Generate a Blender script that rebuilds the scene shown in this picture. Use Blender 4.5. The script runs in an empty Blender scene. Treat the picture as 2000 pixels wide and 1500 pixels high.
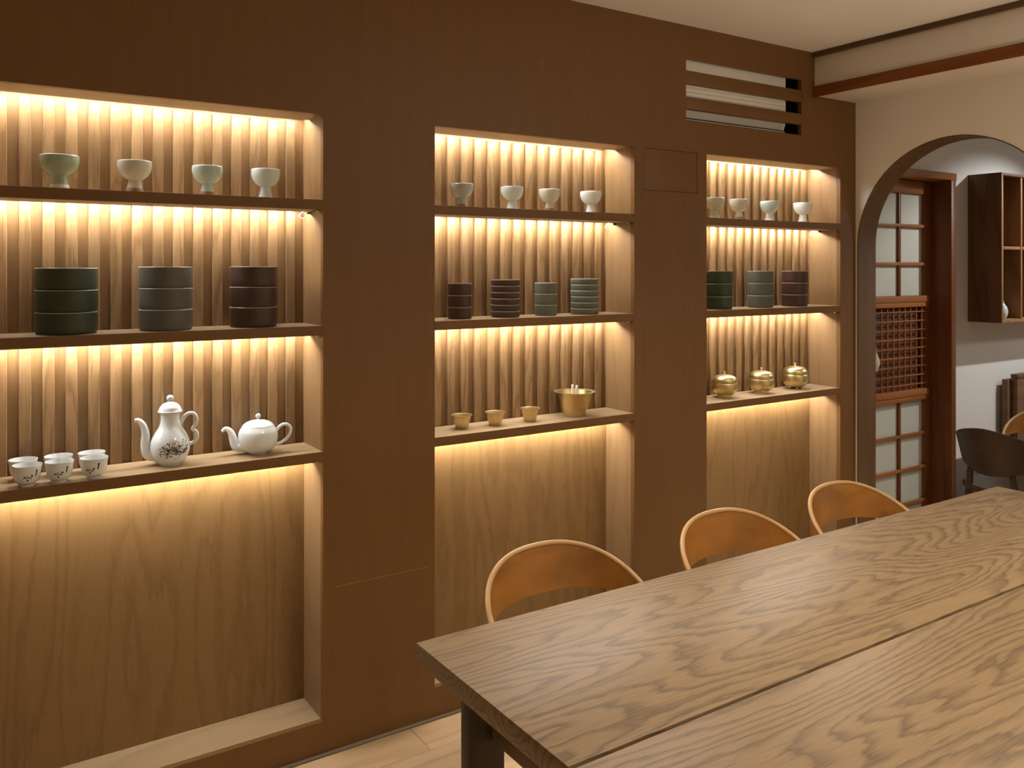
import bpy, bmesh, math, random
from mathutils import Vector, Matrix
R = math.radians
random.seed(7)
sc = bpy.context.scene
col = sc.collection

# ------------------------------------------------------------------ camera, world, lights, exposure
cam_d = bpy.data.cameras.new('camera')
cam = bpy.data.objects.new('camera', cam_d); col.objects.link(cam)
cam.location = (0, -2.5055, 1.5)
cam.rotation_euler = (R(90), 0, R(-33.196))
cam_d.sensor_width = 36.0
cam_d.lens = 1657.0 / 2000.0 * 36.0
cam_d.shift_y = -(750 - 523.1) / 2000.0
cam_d.clip_start = 0.02
sc.camera = cam

w = bpy.data.worlds.new('world'); sc.world = w; w.use_nodes = True
w.node_tree.nodes['Background'].inputs[0].default_value = (1.0, 0.9, 0.78, 1)
w.node_tree.nodes['Background'].inputs[1].default_value = 0.02

sc.view_settings.view_transform = 'Standard'
sc.view_settings.look = 'None'
sc.view_settings.exposure = 0.0
sc.view_settings.gamma = 1.0
sc.view_settings.use_curve_mapping = False

LED_COL = (1.0, 0.95, 0.87)
LED_STR = 275.0

def area(name, loc, power, colr, sx, sy, rot=(0, 0, 0), spread=180):
    l = bpy.data.lights.new(name, 'AREA'); l.energy = power; l.color = colr
    l.shape = 'RECTANGLE'; l.size = sx; l.size_y = sy; l.spread = R(spread)
    o = bpy.data.objects.new(name, l); col.objects.link(o); o.location = loc; o.rotation_euler = rot
    return o
ROOM = (1.0, 0.89, 0.73)
for nm, x, y, p in (('over_table_near', 1.35, -1.5, 9.0), ('over_table_far', 2.6, -1.6, 8.5), ('far_side_near', 1.3, -3.3, 13.5),
                    ('far_side_far', 2.7, -3.3, 14.5)):
    area('ceiling_lamp_' + nm, (x, y, 2.44), p, ROOM, 0.22, 0.22, spread=125)
area('added_uplight_fill', (2.7, -2.7, 1.5), 23, ROOM, 0.3, 0.3, rot=(R(180), 0, 0))  # unseen fill, added to brighten the ceiling and right wall
hl = bpy.data.lights.new('hall_spot', 'SPOT'); hl.energy = 75; hl.color = (1.0, 0.98, 0.95); hl.shadow_soft_size = 0.02
hl.spot_size = R(90); hl.spot_blend = 0.55
ho = bpy.data.objects.new('hall_spot', hl); col.objects.link(ho); ho.location = (5.21, -1.044, 2.36)
ho.rotation_euler = Vector((-0.46, 1.04, -1.61)).to_track_quat('-Z', 'Y').to_euler()
area('hall_ambient_fill', (6.0, -2.0, 2.44), 16, (1.0, 0.96, 0.90), 0.4, 0.4)  # soft area light added as ambient fill for the hall

# ------------------------------------------------------------------ materials
def node_mat(name):
    m = bpy.data.materials.new(name); m.use_nodes = True
    nt = m.node_tree
    return m, nt, nt.nodes['Principled BSDF']
def setc(p, c, rough=0.5, metal=0.0, coat=0.0, spec=0.5):
    p.inputs['Base Color'].default_value = (c[0], c[1], c[2], 1)
    p.inputs['Roughness'].default_value = rough
    p.inputs['Metallic'].default_value = metal
    p.inputs['Coat Weight'].default_value = coat
    p.inputs['Specular IOR Level'].default_value = spec
def plain(name, c, rough=0.5, metal=0.0, coat=0.0, var=0.06, vs=30.0, bump=0.0, spec=0.5):
    m, nt, p = node_mat(name); setc(p, c, rough, metal, coat, spec)
    tc = nt.nodes.new('ShaderNodeTexCoord'); n = nt.nodes.new('ShaderNodeTexNoise')
    n.inputs['Scale'].default_value = vs; n.inputs['Detail'].default_value = 4
    nt.links.new(tc.outputs['Object'], n.inputs['Vector'])
    mr = nt.nodes.new('ShaderNodeMapRange'); mr.inputs[3].default_value = 1 - var; mr.inputs[4].default_value = 1 + var
    nt.links.new(n.outputs['Fac'], mr.inputs[0])
    mx = nt.nodes.new('ShaderNodeVectorMath'); mx.operation = 'SCALE'
    mx.inputs[0].default_value = c
    nt.links.new(mr.outputs[0], mx.inputs['Scale']); nt.links.new(mx.outputs[0], p.inputs['Base Color'])
    if bump:
        b = nt.nodes.new('ShaderNodeBump'); b.inputs['Strength'].default_value = bump; b.inputs['Distance'].default_value = 0.001
        nt.links.new(n.outputs['Fac'], b.inputs['Height']); nt.links.new(b.outputs[0], p.inputs['Normal'])
    return m

def wood(name, light, dark, axis, nscale=3.0, rings=14.0, stretch=0.16, jag=0.25, contrast=1.0, pore=0.35,
         rough=0.5, tone=0.12, blotch=0.0, spec=0.35, offset=(0, 0, 0), bump=0.15):
    """grain along 'axis' (0 x, 1 y, 2 z): contour lines of a stretched noise give cathedral figure, plus fine pores"""
    m, nt, p = node_mat(name); setc(p, light, rough, spec=spec)
    N = nt.nodes.new; L = nt.links.new
    tc = N('ShaderNodeTexCoord'); oi = N('ShaderNodeObjectInfo')
    rv = N('ShaderNodeVectorMath'); rv.operation = 'SCALE'; rv.inputs[0].default_value = (13.7, 7.9, 21.3)
    L(oi.outputs['Random'], rv.inputs['Scale'])
    ad = N('ShaderNodeVectorMath'); ad.operation = 'ADD'; L(tc.outputs['Object'], ad.inputs[0]); L(rv.outputs[0], ad.inputs[1])
    def mapped(s, off=(0, 0, 0)):
        mp = N('ShaderNodeMapping'); v = [1, 1, 1]; v[axis] = s
        mp.inputs['Scale'].default_value = v; mp.inputs['Location'].default_value = off
        L(ad.outputs[0], mp.inputs['Vector']); return mp
    def noise(vec, scale, detail, dist=0.0, rgh=0.5):
        n = N('ShaderNodeTexNoise'); n.inputs['Scale'].default_value = scale; n.inputs['Detail'].default_value = detail
        n.inputs['Distortion'].default_value = dist; n.inputs['Roughness'].default_value = rgh
        L(vec.outputs[0], n.inputs['Vector']); return n
    def math_(op, a, b):
        q = N('ShaderNodeMath'); q.operation = op
        for i, x in enumerate((a, b)):
            if x is None: continue
            if isinstance(x, (int, float)): q.inputs[i].default_value = x
            else: L(x, q.inputs[i])
        return q.outputs[0]
    big = noise(mapped(stretch, offset), nscale, 1.5)
    jg = noise(mapped(stretch * 1.6), nscale * 14, 2)
    fld = math_('ADD', math_('MULTIPLY', big.outputs['Fac'], rings), math_('MULTIPLY', jg.outputs['Fac'], jag))
    fr = math_('FRACT', fld, None)
    ramp = N('ShaderNodeValToRGB'); L(fr, ramp.inputs[0])
    e = ramp.color_ramp.elements
    e[0].position = 0.0; e[0].color = (0.7, 0.7, 0.7, 1)
    e[1].position = 0.16; e[1].color = (0, 0, 0, 1)
    x = e.new(0.55); x.color = (0.08, 0.08, 0.08, 1)
    x = e.new(0.93); x.color = (1, 1, 1, 1)
    pr = noise(mapped(0.02), 420, 2, 0, 0.6)
    pm = N('ShaderNodeMapRange'); pm.inputs[1].default_value = 0.48; pm.inputs[2].default_value = 0.75
    L(pr.outputs['Fac'], pm.inputs[0])
    fac = math_('ADD', math_('MULTIPLY', ramp.outputs['Color'], contrast), math_('MULTIPLY', pm.outputs[0], pore))
    st = noise(mapped(0.06), 26, 3)
    fac = math_('ADD', fac, math_('MULTIPLY', math_('SUBTRACT', st.outputs['Fac'], 0.5), 0.8 * tone + 0.15))
    cl = N('ShaderNodeClamp'); L(fac, cl.inputs[0])
    mix = N('ShaderNodeMix'); mix.data_type = 'RGBA'
    mix.inputs[6].default_value = (*light, 1); mix.inputs[7].default_value = (*dark, 1)
    L(cl.outputs[0], mix.inputs[0])
    # per-piece tone
    tv = N('ShaderNodeMapRange'); tv.inputs[3].default_value = 1 - tone; tv.inputs[4].default_value = 1 + tone
    L(oi.outputs['Random'], tv.inputs[0])
    tone_out = tv.outputs[0]
    if blotch:
        bl = noise(mapped(0.7), 9, 3)
        bm = N('ShaderNodeMapRange'); bm.inputs[1].default_value = 0.3; bm.inputs[2].default_value = 0.7
        bm.inputs[3].default_value = 1 - blotch; bm.inputs[4].default_value = 1 + blotch
        L(bl.outputs['Fac'], bm.inputs[0]); tone_out = math_('MULTIPLY', tone_out, bm.outputs[0])
    sc_ = N('ShaderNodeVectorMath'); sc_.operation = 'SCALE'; L(mix.outputs[2], sc_.inputs[0]); L(tone_out, sc_.inputs['Scale'])
    L(sc_.outputs[0], p.inputs['Base Color'])
    if bump:
        b = N('ShaderNodeBump'); b.inputs['Strength'].default_value = bump; b.inputs['Distance'].default_value = 0.0006; b.invert = True
        L(fac, b.inputs['Height']); L(b.outputs[0], p.inputs['Normal'])
    return m

WL = (0.262, 0.160, 0.076); WD = (0.150, 0.082, 0.032)  # lighter copy of the face laminate, led brightness put into the colour
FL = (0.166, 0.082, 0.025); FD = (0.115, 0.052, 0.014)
M = {}
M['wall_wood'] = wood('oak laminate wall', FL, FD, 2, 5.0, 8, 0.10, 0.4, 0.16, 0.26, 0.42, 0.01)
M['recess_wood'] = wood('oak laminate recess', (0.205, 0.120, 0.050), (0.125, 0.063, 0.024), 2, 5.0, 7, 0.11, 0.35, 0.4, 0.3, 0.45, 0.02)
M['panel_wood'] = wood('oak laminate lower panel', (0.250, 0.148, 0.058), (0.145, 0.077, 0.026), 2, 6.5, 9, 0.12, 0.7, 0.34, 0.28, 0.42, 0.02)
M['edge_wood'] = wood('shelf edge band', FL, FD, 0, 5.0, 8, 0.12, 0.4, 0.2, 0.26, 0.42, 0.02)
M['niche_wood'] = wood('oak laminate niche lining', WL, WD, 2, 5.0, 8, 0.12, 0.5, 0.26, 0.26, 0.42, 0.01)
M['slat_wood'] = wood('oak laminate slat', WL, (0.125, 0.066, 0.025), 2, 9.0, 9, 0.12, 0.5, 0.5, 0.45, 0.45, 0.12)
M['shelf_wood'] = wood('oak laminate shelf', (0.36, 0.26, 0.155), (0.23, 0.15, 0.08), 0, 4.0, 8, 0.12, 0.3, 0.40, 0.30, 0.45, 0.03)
M['table_wood'] = wood('oiled oak table top', (0.265, 0.175, 0.089), (0.080, 0.050, 0.026), 0, 4.0, 34, 0.13, 1.1, 0.55, 0.45, 0.42, 0.03, 0.0, 0.5)
M['table_dark'] = wood('dark stained table frame', (0.075, 0.052, 0.03), (0.04, 0.027, 0.015), 2, 4, 8, 0.1, 0.3, 0.5, 0.3, 0.5, 0.02)
M['rail_wood'] = wood('table rail wood', (0.20, 0.13, 0.07), (0.1, 0.06, 0.03), 1, 4, 8, 0.1, 0.3, 0.5, 0.3, 0.5, 0.02)
M['chair_wood'] = wood('honey bentwood', (0.30, 0.125, 0.020), (0.155, 0.055, 0.009), 0, 3.5, 5, 0.4, 0.4, 0.35, 0.2, 0.34, 0.03, 0.22, 0.5)
M['chair_edge'] = wood('pale plywood edge', (0.50, 0.31, 0.14), (0.34, 0.19, 0.075), 0, 6, 5, 0.4, 0.3, 0.3, 0.2, 0.35, 0.03, 0.1)
M['hall_chair_wood'] = wood('dark walnut bentwood', (0.050, 0.029, 0.016), (0.026, 0.014, 0.008), 0, 3.5, 5, 0.4, 0.3, 0.4, 0.2, 0.4, 0.03, 0.2)
M['door_wood'] = wood('red brown door wood', (0.19, 0.066, 0.022), (0.10, 0.03, 0.010), 2, 5, 8, 0.1, 0.3, 0.5, 0.3, 0.42, 0.06)
M['door_wood_x'] = wood('red brown rail wood', (0.36, 0.138, 0.040), (0.20, 0.065, 0.018), 0, 5, 8, 0.1, 0.3, 0.5, 0.3, 0.42, 0.06)
M['beam_wood'] = wood('red brown beam wood', (0.26, 0.082, 0.018), (0.15, 0.044, 0.010), 1, 4, 8, 0.1, 0.3, 0.5, 0.3, 0.45, 0.04)
M['arch_wood'] = wood('brown arch lining', (0.145, 0.082, 0.039), (0.085, 0.045, 0.020), 2, 4, 8, 0.1, 0.3, 0.4, 0.3, 0.5, 0.03)
M['trim_wood'] = wood('dark ceiling trim', (0.13, 0.07, 0.03), (0.07, 0.035, 0.014), 1, 4, 8, 0.1, 0.3, 0.4, 0.3, 0.5, 0.03)
M['cabinet_wood'] = wood('dark wall cabinet wood', (0.135, 0.062, 0.024), (0.06, 0.025, 0.010), 2, 6, 8, 0.12, 0.4, 0.6, 0.4, 0.45, 0.05)
M['cabinet_edge'] = wood('cabinet edge wood', (0.36, 0.19, 0.085), (0.2, 0.1, 0.04), 2, 6, 8, 0.12, 0.4, 0.5, 0.3, 0.45, 0.05)
M['bench_wood'] = wood('brown bench wood', (0.20, 0.105, 0.055), (0.11, 0.055, 0.027), 0, 4, 8, 0.1, 0.3, 0.4, 0.3, 0.45, 0.03)
M['floor_wood'] = wood('pale oak floor plank', (0.60, 0.43, 0.26), (0.40, 0.26, 0.14), 0, 4, 9, 0.1, 0.4, 0.5, 0.3, 0.4, 0.07)
M['subfloor'] = plain('floor base', (0.25, 0.18, 0.12), 0.8)
M['plaster'] = plain('warm white wallpaper', (0.82, 0.78, 0.71), 0.85, var=0.03, vs=220, bump=0.2)
M['ceiling'] = plain('ceiling paper', (0.86, 0.84, 0.79), 0.9, var=0.02, vs=150, bump=0.1)
M['hall_white'] = plain('hall white wallpaper', (0.78, 0.77, 0.75), 0.85, var=0.025, vs=200, bump=0.2)
M['hall_shadow'] = plain('grey brown shadow tone', (0.14, 0.11, 0.085), 0.7, var=0.05)  # shade on the lower hall wall, put into a flat colour
M['skirt'] = plain('grey floor strip', (0.30, 0.25, 0.20), 0.5)
M['seam'] = plain('pale seam filler', (0.42, 0.26, 0.13), 0.5)
M['dark'] = plain('dark cavity', (0.02, 0.016, 0.012), 0.8)
M['steel'] = plain('shelf pin steel', (0.6, 0.58, 0.55), 0.3, 1.0)
M['black'] = plain('black plastic', (0.015, 0.014, 0.013), 0.5)
M['cable'] = plain('white cable', (0.45, 0.43, 0.40), 0.5)
M['ac_white'] = plain('off white plastic', (0.80, 0.78, 0.72), 0.5, var=0.03)
M['ac_grey'] = plain('grey plastic flap', (0.50, 0.49, 0.46), 0.5, var=0.03)
M['paper'] = plain('frosted door pane', (0.56, 0.58, 0.52), 0.6, var=0.03, vs=60)
M['lattice_back'] = plain('dark lattice backing', (0.10, 0.04, 0.02), 0.6)
M['cloth'] = plain('pale linen', (0.55, 0.48, 0.36), 0.9, var=0.12, vs=90, bump=0.4)
M['white_porcelain'] = plain('white porcelain', (0.77, 0.85, 0.90), 0.16, coat=0.5, var=0.01)
M['cup_porcelain'] = plain('cup porcelain', (0.74, 0.79, 0.81), 0.2, coat=0.4, var=0.02)
M['ink'] = plain('dark brush ink', (0.025, 0.022, 0.02), 0.4, var=0.2, vs=400)
M['ink_pale'] = plain('pale brush ink', (0.30, 0.26, 0.24), 0.4, var=0.2, vs=400)
def brass(name, c, rough):
    m = plain(name, c, rough, 1.0, var=0.07, vs=70)
    return m
M['brass'] = brass('brushed brass', (0.62, 0.50, 0.25), 0.36)
M['brass_rim'] = brass('bright brass rim', (0.84, 0.74, 0.50), 0.30)
M['spoon'] = plain('white spoon handle', (0.85, 0.84, 0.80), 0.3)
for k, c in dict(glaze_green=(0.30, 0.38, 0.26), glaze_cream=(0.54, 0.53, 0.44), glaze_aqua=(0.42, 0.54, 0.51),
                 glaze_ice=(0.58, 0.67, 0.68), glaze_grey=(0.34, 0.40, 0.36), glaze_white=(0.66, 0.72, 0.73),
                 glaze_olive=(0.46, 0.45, 0.34)).items():
    M[k] = plain(k.replace('_', ' '), c, 0.18, coat=0.6, var=0.05, vs=35)
M['foot_brown'] = plain('brown bare clay', (0.20, 0.12, 0.075), 0.6, var=0.15, vs=80)
M['foot_pale'] = plain('pale bare clay', (0.62, 0.58, 0.48), 0.5, var=0.08, vs=80)
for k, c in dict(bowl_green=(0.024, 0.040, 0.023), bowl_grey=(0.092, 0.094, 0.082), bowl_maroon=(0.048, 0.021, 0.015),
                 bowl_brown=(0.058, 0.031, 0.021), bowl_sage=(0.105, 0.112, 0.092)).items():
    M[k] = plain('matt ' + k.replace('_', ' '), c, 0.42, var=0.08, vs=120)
    M[k + '_rim'] = plain('rim ' + k.replace('_', ' '), tuple(min(1, x * 1.8 + 0.22) for x in c), 0.3, var=0.04)  # rim colour raised to paint in the highlight from the led strip

def emis(name, c, s):
    m, nt, p = node_mat(name); setc(p, (0.9, 0.9, 0.9), 0.5)
    p.inputs['Emission Color'].default_value = (*c, 1); p.inputs['Emission Strength'].default_value = s
    return m
M['led'] = emis('led diffuser', LED_COL, LED_STR)

# ------------------------------------------------------------------ mesh helpers
class MB:
    def __init__(s): s.v = []; s.f = []
    def add(s, v, f):
        o = len(s.v); s.v += [tuple(x) for x in v]; s.f += [tuple(i + o for i in q) for q in f]; return s
    def box(s, x0, x1, y0, y1, z0, z1):
        v = [(x0, y0, z0), (x1, y0, z0), (x1, y1, z0), (x0, y1, z0), (x0, y0, z1), (x1, y0, z1), (x1, y1, z1), (x0, y1, z1)]
        return s.add(v, [(3, 2, 1, 0), (4, 5, 6, 7), (0, 1, 5, 4), (1, 2, 6, 5), (2, 3, 7, 6), (3, 0, 4, 7)])
    def prism_x(s, prof, x0, x1):          # prof: ccw list of (y,z) looking from +x
        n = len(prof)
        v = [(x0, y, z) for y, z in prof] + [(x1, y, z) for y, z in prof]
        return s.add(v, [tuple(range(n - 1, -1, -1)), tuple(range(n, 2 * n))] + [(i, (i + 1) % n, n + (i + 1) % n, n + i) for i in range(n)])
    def lathe(s, prof, seg=48, cx=0, cy=0, cz=0, closed=False):
        o = len(s.v); n = len(prof)
        for r, z in prof:
            for k in range(seg):
                a = 2 * math.pi * k / seg
                s.v.append((cx + r * math.cos(a), cy + r * math.sin(a), cz + z))
        rng = n if closed else n - 1
        for i in range(rng):
            j = (i + 1) % n
            for k in range(seg):
                k2 = (k + 1) % seg
                s.f.append((o + i * seg + k, o + i * seg + k2, o + j * seg + k2, o + j * seg + k))
        if not closed:
            if prof[0][0] > 1e-6: s.f.append(tuple(o + k for k in range(seg - 1, -1, -1)))
            if prof[-1][0] > 1e-6: s.f.append(tuple(o + (n - 1) * seg + k for k in range(seg)))
        return s
    def tube(s, pts, rad, seg=14, flat=1.0):
        pts = [Vector(p) for p in pts]; n = len(pts)
        rr = rad if isinstance(rad, (list, tuple)) else [rad] * n
        o = len(s.v); up = None
        for i, p in enumerate(pts):
            t = (pts[min(i + 1, n - 1)] - pts[max(i - 1, 0)]).normalized()
            if up is None:
                up = Vector((0, 1, 0)) if abs(t.y) < 0.9 else Vector((0, 0, 1))
            a = (up - t * up.dot(t)).normalized(); b = t.cross(a); up = a
            for k in range(seg):
                q = 2 * math.pi * k / seg
                s.v.append(tuple(p + a * (math.cos(q) * rr[i] * flat) + b * (math.sin(q) * rr[i])))
        for i in range(n - 1):
            for k in range(seg):
                k2 = (k + 1) % seg
                s.f.append((o + i * seg + k, o + i * seg + k2, o + (i + 1) * seg + k2, o + (i + 1) * seg + k))
        s.f.append(tuple(o + k for k in range(seg - 1, -1, -1))); s.f.append(tuple(o + (n - 1) * seg + k for k in range(seg)))
        return s
    def mesh(s, name, mat, bevel=0.0, smooth=30, bseg=2):
        me = bpy.data.meshes.new(name); me.from_pydata(s.v, [], s.f); me.update()
        bm = bmesh.new(); bm.from_mesh(me)
        bmesh.ops.remove_doubles(bm, verts=bm.verts, dist=1e-6)
        if bevel:
            ed = [e for e in bm.edges if len(e.link_faces) == 2 and e.calc_face_angle(0) > R(30)]
            bmesh.ops.bevel(bm, geom=ed, offset=bevel, segments=bseg, profile=0.5, affect='EDGES', clamp_overlap=True)
        bmesh.ops.recalc_face_normals(bm, faces=bm.faces)
        bm.to_mesh(me); bm.free()
        if smooth:
            me.polygons.foreach_set('use_smooth', [True] * len(me.polygons))
            me.set_sharp_from_angle(angle=R(smooth))
        if mat: me.materials.append(mat)
        return me
    def build(s, name, mat, parent=None, bevel=0.0, smooth=30, loc=None, bseg=2):
        return link(name, s.mesh(name, mat, bevel, smooth, bseg), parent, loc)
def link(name, me, parent=None, loc=None):
    o = bpy.data.objects.new(name, me); col.objects.link(o)
    if parent: o.parent = parent
    if loc: o.location = loc
    return o
def empty(name, loc=(0, 0, 0), rz=0):
    o = bpy.data.objects.new(name, None); col.objects.link(o); o.location = loc; o.rotation_euler = (0, 0, rz)
    o.empty_display_size = 0.05; return o
def tag(o, label=None, cat=None, group=None, kind=None):
    if label: o['label'] = label
    if cat: o['category'] = cat
    if group: o['group'] = group
    if kind: o['kind'] = kind
    return o
def struct(o): o['kind'] = 'structure'; return o
def copy_tree(o, parent=None):
    c = o.copy(); col.objects.link(c)
    if parent: c.parent = parent
    for ch in list(o.children): copy_tree(ch, c)
    return c
def smooth_curve(pts, n=8):
    """Catmull-Rom through the points"""
    P = [Vector(p) for p in pts]; P = [P[0] * 2 - P[1]] + P + [P[-1] * 2 - P[-2]]
    out = []
    for i in range(1, len(P) - 2):
        for k in range(n):
            t = k / n; a, b, c, d = P[i - 1:i + 3]
            out.append(0.5 * ((2 * b) + (c - a) * t + (2 * a - 5 * b + 4 * c - d) * t * t + (3 * b - a - 3 * c + d) * t ** 3))
    out.append(P[-2]); return out

def slab_xz(mb, xs, zs, holes, y0, y1):
    """slab between y0 (front) and y1 with rectangular holes (x0,x1,z0,z1)"""
    xs = sorted(set(xs + [h[0] for h in holes] + [h[1] for h in holes])); zs = sorted(set(zs + [h[2] for h in holes] + [h[3] for h in holes]))
    def solid(i, j):
        if i < 0 or j < 0 or i >= len(xs) - 1 or j >= len(zs) - 1: return False
        cx = (xs[i] + xs[i + 1]) / 2; cz = (zs[j] + zs[j + 1]) / 2
        return not any(h[0] < cx < h[1] and h[2] < cz < h[3] for h in holes)
    for i in range(len(xs) - 1):
        for j in range(len(zs) - 1):
            if not solid(i, j): continue
            a, b, c, d = xs[i], xs[i + 1], zs[j], zs[j + 1]
            mb.add([(a, y0, c), (b, y0, c), (b, y0, d), (a, y0, d)], [(0, 1, 2, 3)])
            mb.add([(a, y1, c), (b, y1, c), (b, y1, d), (a, y1, d)], [(3, 2, 1, 0)])
            if not solid(i - 1, j): mb.add([(a, y0, c), (a, y0, d), (a, y1, d), (a, y1, c)], [(0, 1, 2, 3)])
            if not solid(i + 1, j): mb.add([(b, y0, c), (b, y1, c), (b, y1, d), (b, y0, d)], [(0, 1, 2, 3)])
            if not solid(i, j - 1): mb.add([(a, y0, c), (a, y1, c), (b, y1, c), (b, y0, c)], [(0, 1, 2, 3)])
            if not solid(i, j + 1): mb.add([(a, y0, d), (b, y0, d), (b, y1, d), (a, y1, d)], [(0, 1, 2, 3)])

# ------------------------------------------------------------------ dimensions
XW = 3.611           # right wall face
XS = 3.300           # soffit face
T = 0.135            # right wall thickness
ZC = 2.489           # ceiling
NB, NT, ND = 0.1022, 1.9727, 0.184
NICHES = [(0.056, 0.944), (1.332, 2.209), (2.605, 3.493)]
S1T, S1B = 1.7095, 1.6788
S2T, S2B = 1.3216, 1.2918
S3T, S3B = 0.9334, 0.9029
YF = -4.6; XL = -2.4; XH = 7.2

# ------------------------------------------------------------------ the wood wall with its niches
mb = MB()
VENT = (2.487, 3.21, 2.102, 2.355)
HATCH = (2.26, 2.551, 1.806, 1.973)
holes = [(a, b, NB, NT) for a, b in NICHES] + [VENT, HATCH, (0.985, 1.306, 0.5082, 0.5094)]
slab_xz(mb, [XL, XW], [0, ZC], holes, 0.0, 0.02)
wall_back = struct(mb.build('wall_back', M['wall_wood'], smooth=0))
MB().box(HATCH[0] + .0015, HATCH[1] - .0015, 0.0004, 0.019, HATCH[2] + .0015, HATCH[3] - .0015).build('access_panel', M['wall_wood'], wall_back, 0.0006)
MB().box(0.9852, 1.3058, 0.0002, 0.019, 0.5083, 0.5093).build('seam_filler', M['seam'], wall_back, smooth=0)
mb = MB().box(HATCH[0] - .01, HATCH[1] + .01, 0.0205, 0.03, HATCH[2] - .01, HATCH[3] + .01); mb.build('hatch_backing', M['dark'], wall_back)
for z0, z1 in ((2.150, 2.199), (2.252, 2.306)):
    MB().box(VENT[0], VENT[1], 0.0002, 0.019, z0, z1).build('vent_slat', M['edge_wood'], wall_back, 0.0008)
# vent cavity
mb = MB()
a, b, c, d = VENT[0] - .16, VENT[1] + .02, VENT[2] - .06, VENT[3] + .05
mb.box(a, b, .30, .31, c, d).box(a, b, .021, .30, c - .01, c).box(a, b, .021, .30, d, d + .01).box(a - .01, a, .021, .30, c, d).box(b, b + .01, .021, .30, c, d)
mb.build('vent_cavity', M['dark'], wall_back)

# slatted backs: raised slats on a 57 mm pitch in front of the flat back board
slat_x = [0.140 + 0.0572 * (k - 2) + 0.001 for k in range(16)]
S_N = [[x for x in slat_x if x > 0.058],
       [1.475 - 0.0566 * 2 + 0.0566 * k for k in range(15)],
       [2.808 - 0.0565 * 3 + 0.0566 * k for k in range(15)]]
SLW = 0.0300
slat_me = MB().box(0, SLW, 0.1715, 0.1835, S3T + .0005, NT - .0005).mesh('slat', M['slat_wood'], 0.0012, 30, 1)
for (x0, x1), xs in zip(NICHES, S_N):
    mb = MB()
    e = 0.018
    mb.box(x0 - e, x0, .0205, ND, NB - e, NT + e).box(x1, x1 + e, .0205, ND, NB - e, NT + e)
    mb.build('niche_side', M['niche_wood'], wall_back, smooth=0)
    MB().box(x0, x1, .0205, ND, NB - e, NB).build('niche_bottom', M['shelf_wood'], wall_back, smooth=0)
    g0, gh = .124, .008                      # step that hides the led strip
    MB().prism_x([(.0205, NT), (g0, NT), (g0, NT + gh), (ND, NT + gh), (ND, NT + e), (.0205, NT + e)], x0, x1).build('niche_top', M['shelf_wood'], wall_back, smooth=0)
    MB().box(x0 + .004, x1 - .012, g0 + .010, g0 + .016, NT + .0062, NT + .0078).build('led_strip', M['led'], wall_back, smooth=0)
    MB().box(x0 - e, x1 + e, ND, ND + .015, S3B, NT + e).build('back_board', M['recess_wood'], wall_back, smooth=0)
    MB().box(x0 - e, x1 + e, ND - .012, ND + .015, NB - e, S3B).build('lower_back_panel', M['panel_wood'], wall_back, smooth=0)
    for x in xs:
        if x < x0 + .001 or x + SLW > x1 + .001: continue
        link('slat', slat_me, wall_back, (x, 0, 0))

# wall return strip above/behind the soffit and the rest of the shell
# ------------------------------------------------------------------ right wall with the arch
YC, ZA, RA = -0.476, 1.608, 0.466
mb = MB()
def wall_yz(mb, poly, x0, x1):
    n = len(poly); v = [(x0, y, z) for y, z in poly] + [(x1, y, z) for y, z in poly]
    mb.add(v, [tuple(range(n)), tuple(range(2 * n - 1, n - 1, -1))] + [(i, n + i, n + (i + 1) % n, (i + 1) % n) for i in range(n)])
NSEG = 40
arc = [(YC + RA * math.cos(math.pi * k / NSEG), ZA + RA * math.sin(math.pi * k / NSEG)) for k in range(NSEG + 1)]
wall_yz(mb, [(0.02, 0), (YC + RA, 0), (YC + RA, ZA), (YC + RA, ZC), (0.02, ZC)], XW, XW + T)
wall_yz(mb, [(YC - RA, 0), (YF, 0), (YF, ZC), (YC - RA, ZC), (YC - RA, ZA)], XW, XW + T)
for k in range(NSEG):
    (ya, za), (yb, zb) = arc[k], arc[k + 1]
    wall_yz(mb, [(ya, za), (yb, zb), (yb, ZC), (ya, ZC)], XW, XW + T)
wall_right = struct(mb.build('wall_right', M['plaster'], smooth=0))
# soffit: lowered box over the arch
MB().box(XS, XW - .0005, YF, -.0005, 2.290, ZC - .0005).build('soffit', M['plaster'], wall_right, 0.004)
# arch lining (jambs and curved head)
mb = MB()
path = [(YC + RA, 0.0)] + arc + [(YC - RA, 0.0)]
th = 0.005
inner = [(YC + RA - th, 0.0)] + [(YC + (RA - th) * math.cos(math.pi * k / NSEG), ZA + (RA - th) * math.sin(math.pi * k / NSEG)) for k in range(NSEG + 1)] + [(YC - RA + th, 0.0)]
n = len(path); x0, x1 = XW - .001, XW + T + .003
v = [(x0, y, z) for y, z in path] + [(x0, y, z) for y, z in inner] + [(x1, y, z) for y, z in path] + [(x1, y, z) for y, z in inner]
f = []
for i in range(n - 1):
    f += [(i, i + 1, n + i + 1, n + i), (2 * n + i, 3 * n + i, 3 * n + i + 1, 2 * n + i + 1), (n + i, n + i + 1, 3 * n + i + 1, 3 * n + i), (i, 2 * n + i, 2 * n + i + 1, i + 1)]
f += [(0, n, 3 * n, 2 * n), (n - 1, 3 * n - 1, 4 * n - 1, 2 * n - 1)]
mb.add(v, f)
struct(mb.build('trim_1', M['arch_wood'], smooth=40))
# beam along the soffit's lower edge and the ceiling trim
struct(MB().box(XS - .012, XS - .0002, YF, -.001, 2.283, 2.332).build('trim_2', M['beam_wood'], bevel=0.002))
struct(MB().box(XS - .014, XS - .0002, YF, -.001, 2.466, ZC - .0005).build('trim_3', M['trim_wood'], bevel=0.002))

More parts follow.
